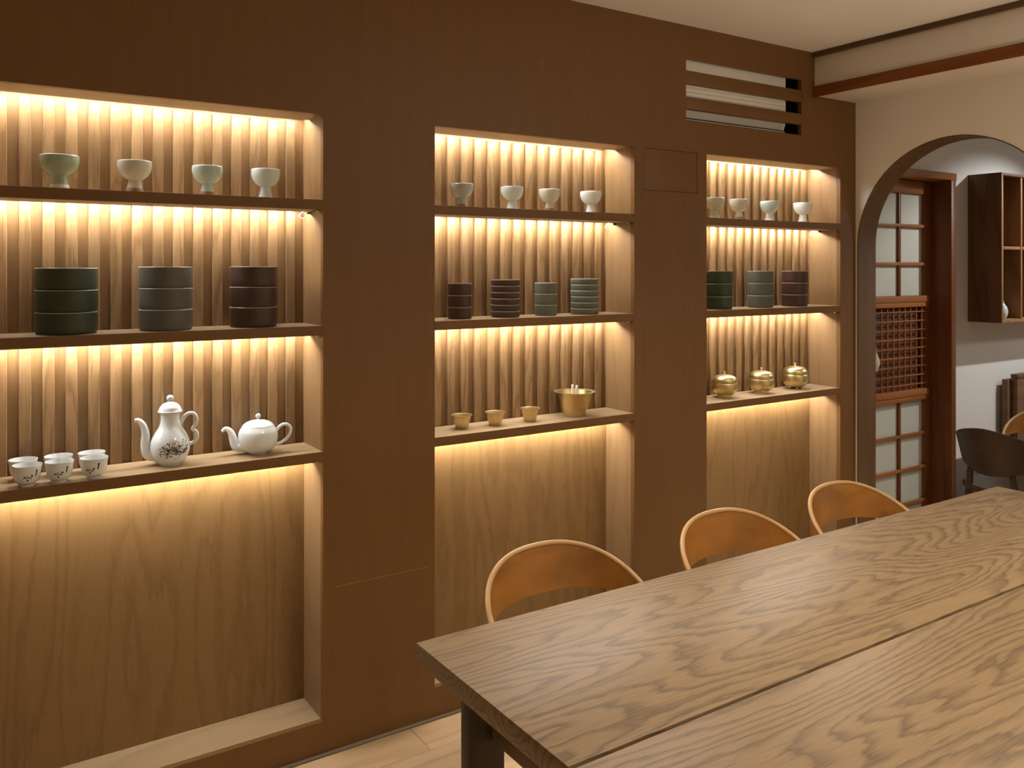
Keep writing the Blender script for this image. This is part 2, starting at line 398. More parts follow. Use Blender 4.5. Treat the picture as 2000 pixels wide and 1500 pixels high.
# other walls, ceiling, floor
struct(MB().box(XL - .1, XL, YF, 0.02, 0, ZC).build('wall_left', M['plaster'], smooth=0))
struct(MB().box(XL - .1, XH + .1, YF - .1, YF, 0, ZC).build('wall_front', M['plaster'], smooth=0))
struct(MB().box(XL - .1, XH + .1, YF - .1, 0.34, ZC, ZC + .1).build('ceiling', M['ceiling'], smooth=0))
floor = struct(MB().box(XL - .1, XH + .1, YF - .1, 0.34, -.10, -.008).build('floor', M['subfloor'], smooth=0))
PW, PL = 0.146, 1.21
plank_me = MB().box(0, PL - .0012, -PW + .0012, 0, -.0078, 0).mesh('plank', M['floor_wood'], 0.0006, 30, 1)
row = 0; y = -.012
while y > YF + PW:
    x = XL + .005 + ((row * 0.437) % 1.0) * PL - PL
    while x < XH:
        x0, x1 = max(x, XL), min(x + PL - .0012, XH)
        if x1 - x0 > 0.05:
            o = link('plank', plank_me, floor, (x, y, 0))
            if x0 > x or x1 < x + PL - .0012:
                o.location.x = x0; o.scale.x = (x1 - x0) / (PL - .0012)
        x += PL
    y -= PW; row += 1
struct(MB().box(XL, XW - .005, -.011, -.0003, 0, .006).build('trim_4', M['skirt'], bevel=0.001))

# ------------------------------------------------------------------ hall beyond the arch
DX0, DX1, DZ1 = 3.777, 4.42, 1.965
mb = MB(); slab_xz(mb, [XW + T, XH], [0, ZC], [(XW + T, DX1 + .02, 0, 1.985)], 0.0, 0.24)
struct(mb.build('wall_hall', M['hall_white'], smooth=0))
struct(MB().box(XH, XH + .1, YF, 0.24, 0, ZC).build('wall_hall_end', M['hall_white'], smooth=0))
struct(MB().box(DX1 + .046, XH, -.012, -.0005, 0, .475).build('shadow_band_hall', M['hall_shadow'], bevel=0.002))  # thin dark board painting the cast shadow low on the hall wall
door = struct(empty('door_1', (DX0, 0, 0)))
def dpart(name, x0, x1, y0, y1, z0, z1, m, bev=0.002):
    return MB().box(x0 - DX0, x1 - DX0, y0, y1, z0, z1).build(name, m, door, bev)
dpart('jamb', DX1, DX1 + .042, -.014, .20, 0, DZ1, M['door_wood'])
dpart('jamb', DX0 - .026, DX0, .03, .20, 0, DZ1, M['door_wood'])
dpart('head', DX0 - .026, DX1 + .046, -.016, .20, DZ1 + .0005, 2.003, M['door_wood_x'])
ly0, ly1 = .095, .130
lx0, lx1 = 3.912, 4.352
dpart('stile', DX0 + .002, lx0, ly0, ly1, .01, 1.962, M['door_wood'])
dpart('stile', lx1, DX1 - .002, ly0, ly1, .01, 1.962, M['door_wood'])
dpart('rail', lx0, lx1, ly0, ly1, 1.893, 1.962, M['door_wood_x'])
for z0, z1 in ((1.293, 1.318), (1.319, 1.352), (.797, .822), (.823, .856)):
    dpart('rail', lx0 - .03, lx1 + .02, ly0 - (.014 if z1 - z0 > .03 else .010), ly1 - .001, z0, z1, M['door_wood_x'])
dpart('rail', lx0, lx1, ly0, ly1, .01, .14, M['door_wood_x'])
xm = 4.132
for z0, z1 in ((1.3525, 1.8925), (.1405, .7965)):
    dpart('muntin', xm - .0085, xm + .0085, ly0 + .004, ly1 - .004, z0, z1, M['door_wood'], .001)
rows_up = [1.3525, 1.521, 1.722, 1.8925]; rows_dn = [.1405, .256, .436, .616, .7965]
for rows in (rows_up, rows_dn):
    for z in rows[1:-1]:
        dpart('muntin', lx0 - .012, lx1 + .012, ly0 - .002, ly0 + .010, z - .0085, z + .0085, M['door_wood_x'], .001)
    for z0, z1 in zip(rows[:-1], rows[1:]):
        for x0, x1 in ((lx0, xm - .009), (xm + .009, lx1)):
            MB().box(x0 - DX0 + .0005, x1 - DX0 - .0005, ly0 + .017, ly0 + .021, z0 + .0005, z1 - .0005).build('pane', M['paper'], door, smooth=0)
# fine lattice
for k in range(1, 9):
    x = lx0 + .006 + k * .0517
    dpart('lattice_bar', x - .0038, x + .0038, ly0 + .002, ly0 + .012, .8565, 1.2925, M['door_wood_x'], .0006)
for k in range(9):
    z = .884 + k * .0480
    dpart('lattice_bar', lx0 - .004, lx1 + .012, ly0 - .004, ly0 + .0015, z - .0036, z + .0036, M['door_wood_x'], .0006)
dpart('lattice_backing', lx0, lx1, ly0 + .028, ly1 - .002, .8565, 1.2925, M['lattice_back'], 0)
# wall behind the door leaf
MB().box(-.03, .68, .205, .215, 0, 2.0).build('closing_panel', M['dark'], door, smooth=0)

# wall cabinet
wc = tag(empty('wall_cabinet', (4.603, 0, 1.208)), 'dark brown open wooden wall cabinet hanging beyond the arch', 'cabinet')
CW, CD, CH = .80, .18, .796
MB().box(0, .018, -CD + .004, -.0005, 0, CH).build('side_panel', M['cabinet_wood'], wc, .001)
MB().box(CW - .018, CW, -CD + .004, -.0005, 0, CH).build('side_panel', M['cabinet_wood'], wc, .001)
MB().box(.0185, CW - .0185, -CD + .004, -.0005, CH - .018, CH).build('top_panel', M['cabinet_wood'], wc, .001)
MB().box(.0185, CW - .0185, -CD + .004, -.0005, 0, .018).build('bottom_panel', M['cabinet_edge'], wc, .001)
MB().box(.0185, CW - .0185, -.012, -.0005, .0185, CH - .0185).build('back_panel', M['cabinet_wood'], wc)
for x in (.21, .41, .60):
    MB().box(x, x + .016, -CD + .006, -.0125, .0185, CH - .0185).build('divider', M['cabinet_edge'], wc, .001)
for x0, x1 in ((.0185, .2095), (.2265, .4095)):
    MB().box(x0, x1, -CD + .008, -.0125, .39, .406).build('shelf', M['cabinet_edge'], wc, .001)
MB().box(0, .016, -CD, -CD + .0035, 0, CH).build('edge_band', M['cabinet_edge'], wc, .0008)
MB().box(.0165, CW, -CD, -CD + .0035, 0, .016).build('edge_band', M['cabinet_edge'], wc, .0008)
MB().box(.0165, CW, -CD, -CD + .0035, CH - .016, CH).build('edge_band', M['trim_wood'], wc, .0008)
vz = 1.208 + .0185
tag(MB().lathe([(.012, 0), (.020, .001), (.030, .018), (.033, .038), (.028, .062), (.016, .080), (.011, .088), (.014, .096), (.011, .0965), (.008, .086), (.0, .07)], 32).build(
    'vase', M['glaze_white'], loc=(4.603 + .098, -.128, vz)), 'small pale porcelain vase in the wall cabinet', 'vase')

# wooden panel standing against the hall wall
bn = tag(empty('wooden_panel', (4.91, -.02, 0)), 'brown wooden stepped panel standing against the white hall wall', 'panel')
MB().box(.0, 1.5, -.036, -.004, .0, .875).build('back_board', M['bench_wood'], bn, .003)
MB().box(.035, 1.5, -.072, -.0365, .0, .885).build('front_board', M['bench_wood'], bn, .003)
MB().box(.030, 1.5, -.078, -.0370, .8855, .905).build('cap_strip', M['bench_wood'], bn, .002)

# linen pouch hanging on the door's lattice
mb = MB()
prof = [(.005, .0), (.014, -.016), (.026, -.036), (.032, -.052), (.026, -.064), (.014, -.080), (.004, -.094)]
n = 12
for r, z in prof:
    for k in range(n):
        q = 2 * math.pi * k / n
        mb.v.append((r * math.cos(q) * (1 + .12 * math.sin(3 * q)), .30 * r * math.sin(q), z))
for i in range(len(prof) - 1):
    for k in range(n):
        mb.f.append((i * n + k, i * n + (k + 1) % n, (i + 1) * n + (k + 1) % n, (i + 1) * n + k))
mb.f += [tuple(range(n)), tuple((len(prof) - 1) * n + k for k in range(n))]
pouch = tag(empty('linen_pouch', (3.896, .078, 1.068)), 'pale linen pouch hanging on the lattice door by the arch', 'pouch')
mb.build('pouch_body', M['cloth'], pouch, smooth=60)
MB().tube(smooth_curve([(0, 0, -.004), (-.006, .004, .02), (0, .008, .04), (.006, .004, .02), (.001, 0, -.004)], 5), .0012, 8).build('cord', M['cloth'], pouch)

# ------------------------------------------------------------------ shelves with led strips
def shelf(x0, x1, zt, zb, label, cable):
    t = tag(empty('display_shelf', (x0, 0, zb)), label, 'shelf', 'lit display shelves in the wall niches')
    W = x1 - x0; h = zt - zb; dp = .1712
    g0, gh = .124, .008
    MB().prism_x([(.0026, 0), (g0, 0), (g0, gh), (dp, gh), (dp, h), (.0026, h)], .0004, W - .0004).build('board', M['shelf_wood'], t, .0005, bseg=1)
    MB().box(.004, W - .012, g0 + .010, g0 + .016, .0062, .0078).build('led_strip', M['led'], t, smooth=0)
    MB().box(.0004, W - .0004, .0003, .0025, 0, h).build('edge_band', M['edge_wood'], t, .0004, bseg=1)
    for yy, m in ((.022, 'steel'), (.112, 'black')):
        p = MB().tube([(W - .001, yy, -.0045), (W - .012, yy, -.0045)], .0036, 12)
        p.build('shelf_pin', M[m], t)
    if cable:
        MB().tube(smooth_curve([(W - .012, .121, .004), (W - .020, .142, -.004), (W - .024, .150, -.012), (W - .018, .154, -.018), (W - .008, .150, -.019), (W - .001, .145, -.014)], 6), .0013, 8).build('led_cable', M['cable'], t)
    return t
nn = ('left', 'middle', 'right')
what = [['four footed cups'] * 3, ['three dark stacks of round bowls', 'four stacks of dark and grey bowls', 'three stacks of round bowls'],
        ['white teapots and teacups', 'brass cups and a brass bucket', 'three lidded brass bowls']]
for i, (x0, x1) in enumerate(NICHES):
    for j, (zt, zb) in enumerate(((S1T, S1B), (S2T, S2B), (S3T, S3B))):
        shelf(x0, x1, zt, zb, '%s lit wooden shelf in the %s niche holding %s' % (('upper', 'middle', 'lower')[j], nn[i], what[j][i]), j == 0)

# ------------------------------------------------------------------ footed cups
def footed_cup(x, y, r, h, glaze, foot, style, label, turn=0.0):
    t = tag(empty('footed_cup', (x, y, S1T + .0002), turn), label, 'cup', 'footed celadon cups on the top shelves')
    rf = r * .50; rn = r * .36; fh = h * .42
    if style == 'plain':
        fp = [(rf * .7, 0), (rf, .001), (rf, .006), (rf * .92, fh * .3), (rn * 1.04, fh * .72), (rn, fh - .0004)]
        bowl_bottom = fh
    else:
        fp = [(rf * .7, 0), (rf, .001), (rf, .005), (rf * .93, fh * .36), (rf * .88, fh * .40)]
        bowl_bottom = fh * .40
    MB().lathe([(0, .002)] + fp + [(0, fp[-1][1])], 40).build('foot', M[foot], t, smooth=50)
    pr = []
    if style != 'plain': pr += [(rf * .88, fh * .405), (rn * 1.05, fh * .8)]
    pr += [(rn, fh)]
    H = h - fh
    pr += [(r * .50, fh + H * .04), (r * .74, fh + H * .20), (r * .90, fh + H * .42), (r * .985, fh + H * .68), (r, fh + H * .88), (r * .985, h - .001)]
    tp = pr[-1]
    ins = [(r * .93, h - .001), (r * .945, fh + H * .85), (r * .90, fh + H * .6), (r * .72, fh + H * .30), (r * .4, fh + H * .15), (0, fh + H * .12)]
    body = MB().lathe([(0, pr[0][1])] + pr + ins, 56).build('bowl', M[glaze], t, smooth=50)
    MB().lathe([(r * .985, h - .001), (r * .978, h + .0006), (r * .955, h + .0012), (r * .932, h + .0006), (r * .93, h - .001)], 56, closed=True).build('rim', M['glaze_white'], t, smooth=60)
    return t
C = [
 (.2324, .0500, .0931, 'glaze_green', 'foot_pale', 'band', 'sage green glazed footed cup with pale foot ring, leftmost of left niche'),
 (.4212, .0464, .0908, 'glaze_cream', 'foot_brown', 'band', 'cream glazed footed cup with brown foot, second in left niche'),
 (.6204, .0440, .0892, 'glaze_aqua', 'foot_brown', 'band', 'pale aqua footed cup with brown stained foot, third in left niche'),
 (.7940, .0440, .0911, 'glaze_ice', 'glaze_ice', 'plain', 'icy white footed cup, rightmost in left niche'),
 (1.4871, .0414, .0844, 'glaze_grey', 'foot_brown', 'band', 'grey green footed cup with brown foot band, leftmost of middle niche'),
 (1.6982, .0421, .0846, 'glaze_ice', 'glaze_ice', 'plain', 'pale blue white footed cup, second in middle niche'),
 (1.8663, .0414, .0836, 'glaze_cream', 'foot_brown', 'band', 'cream footed cup with grey brown foot band, third in middle niche'),
 (2.0650, .0429, .0857, 'glaze_white', 'glaze_white', 'plain', 'white footed cup, rightmost in middle niche'),
 (2.7482, .0420, .0925, 'glaze_olive', 'foot_pale', 'band', 'pale olive footed cup partly hidden at left of right niche'),
 (2.8993, .0425, .0924, 'glaze_cream', 'foot_brown', 'band', 'cream footed cup with brown foot, second in right niche'),
 (3.1022, .0430, .0920, 'glaze_aqua', 'foot_pale', 'band', 'pale aqua footed cup, third in right niche'),
 (3.3361, .0440, .0950, 'glaze_white', 'foot_pale', 'band', 'white footed cup, rightmost in right niche')]
for x, r, h, g, ft, st, lb in C:
    footed_cup(x, .09, r, h, g, ft, st, lb, random.random() * 6)

# ------------------------------------------------------------------ stacked round bowls
def bowl_proto(r, h, key):
    t = empty('stacking_bowl')
    MB().lathe([(0, .003), (r * .90, .003), (r * .90, 0), (r * .945, 0), (r * .965, .0015), (r * .985, .006), (r, .014 if h > .03 else h * .35),
                (r, h - .0024), (r * .955, h - .0024), (r * .955, h * .3), (r * .9, h * .16), (0, h * .13)], 64).build('body', M[key], t, smooth=40)
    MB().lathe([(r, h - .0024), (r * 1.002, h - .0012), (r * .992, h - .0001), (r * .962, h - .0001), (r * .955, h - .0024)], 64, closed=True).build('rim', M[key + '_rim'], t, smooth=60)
    return t
STK = [(.2492, .0765, .1785, 3, 'bowl_green', 'dark green', 'left stack of left niche'),
       (.5036, .0723, .1815, 3, 'bowl_grey', 'slate grey', 'middle stack of left niche'),
       (.7549, .0701, .1825, 3, 'bowl_maroon', 'dark maroon', 'right stack of left niche'),
       (1.476, .0422, .1247, 3, 'bowl_maroon', 'dark brown', 'first narrow stack of middle niche'),
       (1.666, .0530, .1358, 6, 'bowl_brown', 'shallow brown', 'second stack of middle niche'),
       (1.8462, .0422, .1229, 3, 'bowl_sage', 'sage grey', 'third narrow stack of middle niche'),
       (2.0308, .0544, .1370, 6, 'bowl_sage', 'shallow sage grey', 'last stack of middle niche'),
       (2.7681, .0578, .1653, 3, 'bowl_green', 'dark green', 'left stack of right niche'),
       (3.0342, .0578, .1647, 3, 'bowl_grey', 'slate grey', 'middle stack of right niche'),
       (3.2708, .0585, .1643, 3, 'bowl_maroon', 'dark maroon', 'right stack of right niche')]
POS = {3: ['bottom', 'middle', 'topmost'], 6: ['bottom', 'second from bottom', 'third from bottom', 'fourth from bottom', 'fifth from bottom', 'topmost']}
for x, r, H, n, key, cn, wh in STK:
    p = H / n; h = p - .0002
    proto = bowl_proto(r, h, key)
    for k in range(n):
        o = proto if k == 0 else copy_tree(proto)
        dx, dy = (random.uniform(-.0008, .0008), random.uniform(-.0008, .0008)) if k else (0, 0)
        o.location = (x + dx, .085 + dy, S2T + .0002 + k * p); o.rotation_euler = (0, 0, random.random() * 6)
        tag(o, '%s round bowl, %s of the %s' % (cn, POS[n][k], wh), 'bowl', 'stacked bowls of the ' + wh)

# ------------------------------------------------------------------ strokes painted on turned ware
def stroke(mb, rad, pts, w, off=.00025):
    """ribbon on a surface of revolution; pts = (angle, z); rad(z) gives the radius"""
    P = []
    for q, z in pts:
        r = rad(z) + off
        P.append((Vector((r * math.cos(q), r * math.sin(q), z)), q, z))
    o = len(mb.v); n = len(P)
    for i in range(n):
        a = P[max(i - 1, 0)]; b = P[min(i + 1, n - 1)]
        r = rad(P[i][2])
        dq, dz = (b[1] - a[1]) * r, b[2] - a[2]
        l = math.hypot(dq, dz) or 1
        wi = w * (1 - .75 * i / max(1, n - 1)) if n > 2 else w
        nq, nz = -dz / l * wi / r, dq / l * wi
        for s in (1, -1):
            q, z = P[i][1] + s * nq, P[i][2] + s * nz
            rr = rad(z) + off
            mb.v.append((rr * math.cos(q), rr * math.sin(q), z))
    for i in range(n - 1):
        mb.f.append((o + 2 * i, o + 2 * i + 1, o + 2 * i + 3, o + 2 * i + 2))
def dab(mb, rad, q, z, s, off=.0003):
    o = len(mb.v); r0 = rad(z)
    for k in range(7):
        a = 2 * math.pi * k / 7
        z2 = z + s * math.sin(a) * random.uniform(.6, 1.1); q2 = q + s * math.cos(a) / r0 * random.uniform(.7, 1.3)
        r = rad(z2) + off
        mb.v.append((r * math.cos(q2), r * math.sin(q2), z2))
    mb.f.append(tuple(range(o, o + 7)))
def prof_rad(prof):
    def f(z):
        for (r0, z0), (r1, z1) in zip(prof[:-1], prof[1:]):
            if z0 <= z <= z1 and z1 > z0: return r0 + (r1 - r0) * (z - z0) / (z1 - z0)
        return prof[0][0] if z < prof[0][1] else prof[-1][0]
    return f
def curve_prof(pts, n=6):
    return [(v.x, v.y) for v in smooth_curve([(r, z, 0) for r, z in pts], n)]
def face_cam(x, y):                   # angle from the ware towards the camera side
    return math.atan2(-2.5055 - y, 0 - x)

# teacups
TCP = curve_prof([(.0175, .004), (.026, .012), (.0312, .026), (.0330, .042), (.0352, .0535)], 5)
def teacup(label):
    t = empty('teacup')
    r1 = TCP[-1][0]
    MB().lathe([(0, .0015), (.015, .0015), (.016, 0), (.018, 0), (.0182, .004)] + TCP + [(r1 - .0004, .0545), (r1 - .002, .0543), (.0305, .042), (.0285, .026), (.022, .012), (0, .009)], 48).build('body', M['cup_porcelain'], t, smooth=60)
    rad = prof_rad(TCP)
    mb = MB(); mp = MB()
    stroke(mp, rad, [(-.55, .024), (-.35, .027), (-.15, .024), (.05, .028), (.18, .027)], .0012)
    stroke(mp, rad, [(-.30, .0265), (-.2, .031), (-.12, .032)], .0009)
    for q, z in ((-.45, .028), (-.28, .022), (-.12, .026), (.02, .0235), (.1, .030), (-.2, .0185)):
        dab(mb, rad, q, z, random.uniform(.0016, .0030))
    stroke(mb, rad, [(.47, .044), (.46, .038), (.42, .030), (.40, .027)], .0026)
    dab(mb, rad, .47, .0425, .0024); dab(mb, rad, .43, .032, .0022); dab(mb, rad, .40, .0285, .0016)
    mb.v, mb.f
    base = len(mb.v); mb.v += mp.v; mb.f += [tuple(i + base for i in q) for q in mp.f]
    mb.build('painted_branch', M['ink'], t, smooth=0)
    return t
cups = [(.153, .034, 'near', 'left', 'first'), (.2275, .0345, 'near', 'middle', 'second'), (.3105, .033, 'near', 'right', 'third'),
        (.1478, .110, 'rear', 'left', ''), (.2319, .109, 'rear', 'middle', ''), (.3135, .107, 'rear', 'right', '')]
proto = None
for x, y, rw, cn, _ in cups:
    t = teacup('') if proto is None else copy_tree(proto)
    if proto is None: proto = t
    q = face_cam(x, y)
    t.location = (x, y, S3T + .0002); t.rotation_euler = (0, 0, q + {'left': .25, 'middle': .12, 'right': -.12}[cn] + (2.4 if rw == 'rear' else 0))
    lab = 'white teacup with a painted branch, %s of the front row' % cn if rw == 'near' else 'white teacup half hidden behind the %s front cup' % cn
    tag(t, lab, 'cup', 'six white teacups in two rows')

# tall teapot
def ellipse_tube(mb, pts, rads, seg=16): mb.tube(pts, rads, seg)
PROF = curve_prof([(.030, .002), (.042, .014), (.0515, .034), (.0545, .052), (.051, .072), (.041, .092), (.031, .108), (.0262, .124), (.0255, .140), (.0275, .150)], 5)
def local_right(x, y):
    q = face_cam(x, y); return q
tx, ty = .5145, .082
t = tag(empty('tall_teapot', (tx, ty, S3T + .0002)), 'tall white porcelain teapot with painted blossom and heart shaped handle', 'teapot')
SIDE = R(-33.2) + math.atan2((335 - 1000) / 1657.0, 1) * -1      # screen-right direction at the pot, as world angle
SIDE = R(-12)
t.rotation_euler = (0, 0, SIDE)
MB().lathe([(0, .003), (.026, .003), (.027, 0), (.0295, 0)] + PROF + [(.0265, .1505), (0, .1505)], 56).build('body', M['white_porcelain'], t, smooth=60)
LID = curve_prof([(.0325, .1512), (.0335, .1535), (.0315, .1565), (.0275, .166), (.019, .175), (.009, .1795), (.0055, .1815)], 4)
lid = MB().lathe([(0, .1511), (.0325, .1511)] + LID + [(0, .182)], 48).build('lid', M['white_porcelain'], t, smooth=60)
kn = [(.0001, .1822)] + [(.0098 * math.sin(math.pi * k / 12), .1905 - .0098 * math.cos(math.pi * k / 12)) for k in range(2, 12)] + [(.0001, .2003)]
MB().lathe(kn, 24).build('knob', M['white_porcelain'], lid, smooth=60)
sp = smooth_curve([(-.036, 0, .030), (-.058, 0, .034), (-.0655, 0, .060), (-.0655, 0, .094), (-.072, 0, .118), (-.083, 0, .131), (-.0935, 0, .132)], 6)
sr = [.0195 + (.0052 - .0195) * min(1, (i / (len(sp) - 1)) ** .75 * 1.02) for i in range(len(sp))]
sr = [max(.0050, r) for r in sr]
MB().tube(sp, sr, 20).build('spout', M['white_porcelain'], t, smooth=60)
hd = smooth_curve([(.0255, 0, .113), (.034, 0, .127), (.046, 0, .142), (.062, 0, .143), (.0715, 0, .129), (.069, 0, .112), (.0605, 0, .098), (.070, 0, .090), (.0735, 0, .076), (.066, 0, .062), (.045, 0, .052)], 6)
MB().tube(hd, .0052, 14).build('handle', M['white_porcelain'], t, smooth=60)
rad = prof_rad(PROF)
mb = MB(); q0 = face_cam(tx, ty) - SIDE
random.seed(11)
def br(pts, w): stroke(mb, rad, [(q0 + a, z + .004) for a, z in smooth2(pts)], w * 1.35)
def smooth2(pts): return [(v.x, v.y) for v in smooth_curve([(a * .05, z, 0) for a, z in pts], 4)] and [(v.x / .05, v.y) for v in smooth_curve([(a * .05, z, 0) for a, z in pts], 4)]
br([(.95, .050), (.70, .036), (.45, .040), (.15, .044), (-.1, .050), (-.35, .055)], .0016)
br([(.45, .040), (.25, .034), (.0, .036), (-.25, .030)], .0011)
br([(.15, .044), (.10, .058), (.20, .066), (.42, .070)], .0009)
br([(.05, .046), (-.05, .062), (.05, .070)], .0008)
br([(-.1, .050), (-.2, .042), (-.35, .040)], .0008)
br([(.70, .036), (.85, .040), (.98, .046)], .0012)
for k in range(60):
    a, z = random.gauss(.25, .40), random.gauss(.048, .0100)
    a = max(-.5, min(1.0, a))
    dab(mb, rad, q0 + a, z, random.uniform(.0010, .0028))
stroke(mb, rad, [(q0 + .88, .072), (q0 + .87, .064), (q0 + .88, .058)], .0007)
stroke(mb, rad, [(q0 + .97, .073), (q0 + .96, .066)], .0006)
mp = MB()
for k in range(34):
    a, z = random.gauss(.25, .34), random.gauss(.050, .0095)
    dab(mp, rad, q0 + max(-.5, min(1.0, a)), z, random.uniform(.0022, .0042), .00018)
mp.build('blossom_wash', M['ink_pale'], t, smooth=0)
mb.build('painted_blossom', M['ink'], t, smooth=0)

# round teapot
rx, ry = .770, .088
t = tag(empty('round_teapot', (rx, ry, S3T + .0002), R(-14)), 'round plain white porcelain teapot with curved spout and loop handle', 'teapot')
RP = curve_prof([(.027, .002), (.042, .012), (.0545, .030), (.0590, .050), (.0565, .068), (.0475, .084)], 5)
MB().lathe([(0, .003), (.024, .003), (.025, 0), (.027, 0)] + RP + [(.047, .0845), (0, .0845)], 56).build('body', M['white_porcelain'], t, smooth=60)
LP_ = curve_prof([(.0475, .0848), (.044, .0890), (.036, .0952), (.022, .1005), (.007, .1030)], 4)
lid = MB().lathe([(0, .0847), (.0475, .0847)] + LP_ + [(.0045, .1065), (0, .1065)], 48).build('lid', M['white_porcelain'], t, smooth=60)
kn = [(.0001, .1067)] + [(.0078 * math.sin(math.pi * k / 12), .1140 - .0078 * math.cos(math.pi * k / 12)) for k in range(2, 12)] + [(.0001, .1218)]
MB().lathe(kn, 24).build('knob', M['white_porcelain'], lid, smooth=60)
sp = smooth_curve([(-.040, 0, .026), (-.062, 0, .026), (-.072, 0, .046), (-.078, 0, .066), (-.087, 0, .078), (-.0965, 0, .080), (-.1035, 0, .073)], 6)
sr = [max(.0048, .0195 + (.005 - .0195) * min(1, (i / (len(sp) - 1)) ** .7 * 1.05)) for i in range(len(sp))]
MB().tube(sp, sr, 20).build('spout', M['white_porcelain'], t, smooth=60)
hd = smooth_curve([(.0535, 0, .066), (.066, 0, .080), (.083, 0, .084), (.0955, 0, .073), (.094, 0, .055), (.082, 0, .038), (.066, 0, .028), (.052, 0, .025)], 6)
MB().tube(hd, .0050, 14).build('handle', M['white_porcelain'], t, smooth=60)

# ------------------------------------------------------------------ brass ware
def brass_cup(h, rt, rb, rim):
    t = empty('brass_cup')
    MB().lathe([(0, 0), (rb * .92, 0), (rb, .0015)] + [(rb + (rt - rb) * k / 5, .0015 + (h - .004) * k / 5) for k in range(1, 6)] +
               [(rt - .0012, h - .002), (rb - .001 + (rt - rb) * .3, h * .3), (rb * .9, .003), (0, .003)], 56).build('body', M['brass'], t, smooth=40)
    MB().lathe([(rt - .001, h - .0028), (rt + rim * .6, h - .0022), (rt + rim, h - .0008), (rt + rim, h + .0004), (rt + rim * .5, h + .0006), (rt - .001, h - .0014)], 56, closed=True).build('rim', M['brass_rim'], t, smooth=50)
    return t
proto = brass_cup(.0485, .0325, .0222, .0048)
for i, (x, y) in enumerate(((1.4907, .0960), (1.6213, .0836), (1.7718, .0816))):
    o = proto if i == 0 else copy_tree(proto)
    o.location = (x, y, S3T + .0002)
    tag(o, ('small flared brass cup, leftmost of three beside the bucket', 'small flared brass cup, middle one of three', 'small flared brass cup nearest the brass bucket')[i], 'cup', 'small brass cups on the lower middle shelf')
bk = brass_cup(.0935, .0680, .0410, .0120); bk.name = 'brass_bucket'
bx, by = 1.9825, .0860
bk.location = (bx, by, S3T + .0002)
tag(bk, 'large tapered brass bucket with flared rim holding two white handles', 'bucket')
for i, (dx, ln) in enumerate(((-.0125, .116), (.0075, .112))):
    t = tag(empty('spoon', (bx + dx, by - .004, S3T + .0042)), ('white spoon handle standing in the brass bucket, left one', 'white spoon handle standing in the brass bucket, right one')[i], 'spoon', 'spoons in the brass bucket')
    MB().tube([(0, 0, .014), (0, .0005, .05), (0, .0008, ln - .006), (0, .001, ln - .002), (0, .001, ln)], [.0034, .0038, .0052, .0048, .002], 14, .8).build('handle', M['spoon'], t, smooth=50)
    bl = [(.0001, .0)] + [(.009 * math.sin(math.pi * k / 8), .0085 - .0085 * math.cos(math.pi * k / 8)) for k in range(1, 8)] + [(.0001, .017)]
    m_ = MB().lathe(bl, 16); m_.v = [(a, b * .35, c) for a, b, c in m_.v]; m_.build('spoon_bowl', M['spoon'], t, smooth=60)

def lidded(x, y, s, feet, groove, label):
    t = tag(empty('lidded_brass_bowl', (x, y, S3T + .0002)), label, 'lidded bowl', 'lidded brass bowls on the lower right shelf')
    r = .0560 * s
    zb = .008
    bp = curve_prof([(r * .56, zb), (r * .80, .017), (r * .97, .034), (r, .050), (r * .955, .0635), (r * .87, .0665)], 5)
    bp = [(a, b * s) for a, b in bp]
    zt = bp[-1][1]
    MB().lathe([(0, bp[0][1])] + bp + [(0, zt)], 56).build('body', M['brass'], t, smooth=50)
    if feet:
        for k in range(5):
            q = 2 * math.pi * k / 5 + .3
            m_ = MB().lathe([(.0001, 0)] + [(.0062 * math.sin(math.pi * j / 8), .0062 - .0062 * math.cos(math.pi * j / 8)) for j in range(1, 8)] + [(.0001, .0124)], 16, r * .48 * math.cos(q), r * .48 * math.sin(q), -.001)
            m_.v = [(a, b, max(0.0, c)) for a, b, c in m_.v]
            m_.build('foot', M['brass_rim'], t, smooth=60)
    else:
        MB().lathe([(0, 0), (r * .62, 0), (r * .63, .002), (r * .56, .0055), (r * .56, bp[0][1] - .0001), (0, bp[0][1] - .0001)], 48).build('foot_ring', M['brass_rim'], t, smooth=40)
    lp = curve_prof([(r * .95, 0), (r * .945, .006), (r * .90, .015), (r * .74, .0245), (r * .45, .0300), (r * .12, .0318)], 5)
    lp = [(a, zt + .0003 + b * s) for a, b in lp]
    lid = MB().lathe([(0, zt + .0003)] + lp + [(0, lp[-1][1])], 56).build('lid', M['brass'], t, smooth=50)
    z = lp[-1][1]
    MB().lathe([(.0046, z - .0003), (.0036, z + .002), (.0026, z + .0075), (.0052, z + .0092), (.0062, z + .0115), (.0050, z + .0140), (0, z + .0148)], 20).build('knob', M['brass_rim'], lid, smooth=50)
    return t
lidded(2.8159, .0960, 1.0, False, False, 'lidded brass bowl on a foot ring, leftmost of three')
lidded(3.0526, .0950, 1.02, False, False, 'lidded brass bowl on a foot ring, middle of three')
lidded(3.2921, .0990, 1.07, True, False, 'largest lidded brass bowl standing on little ball feet')

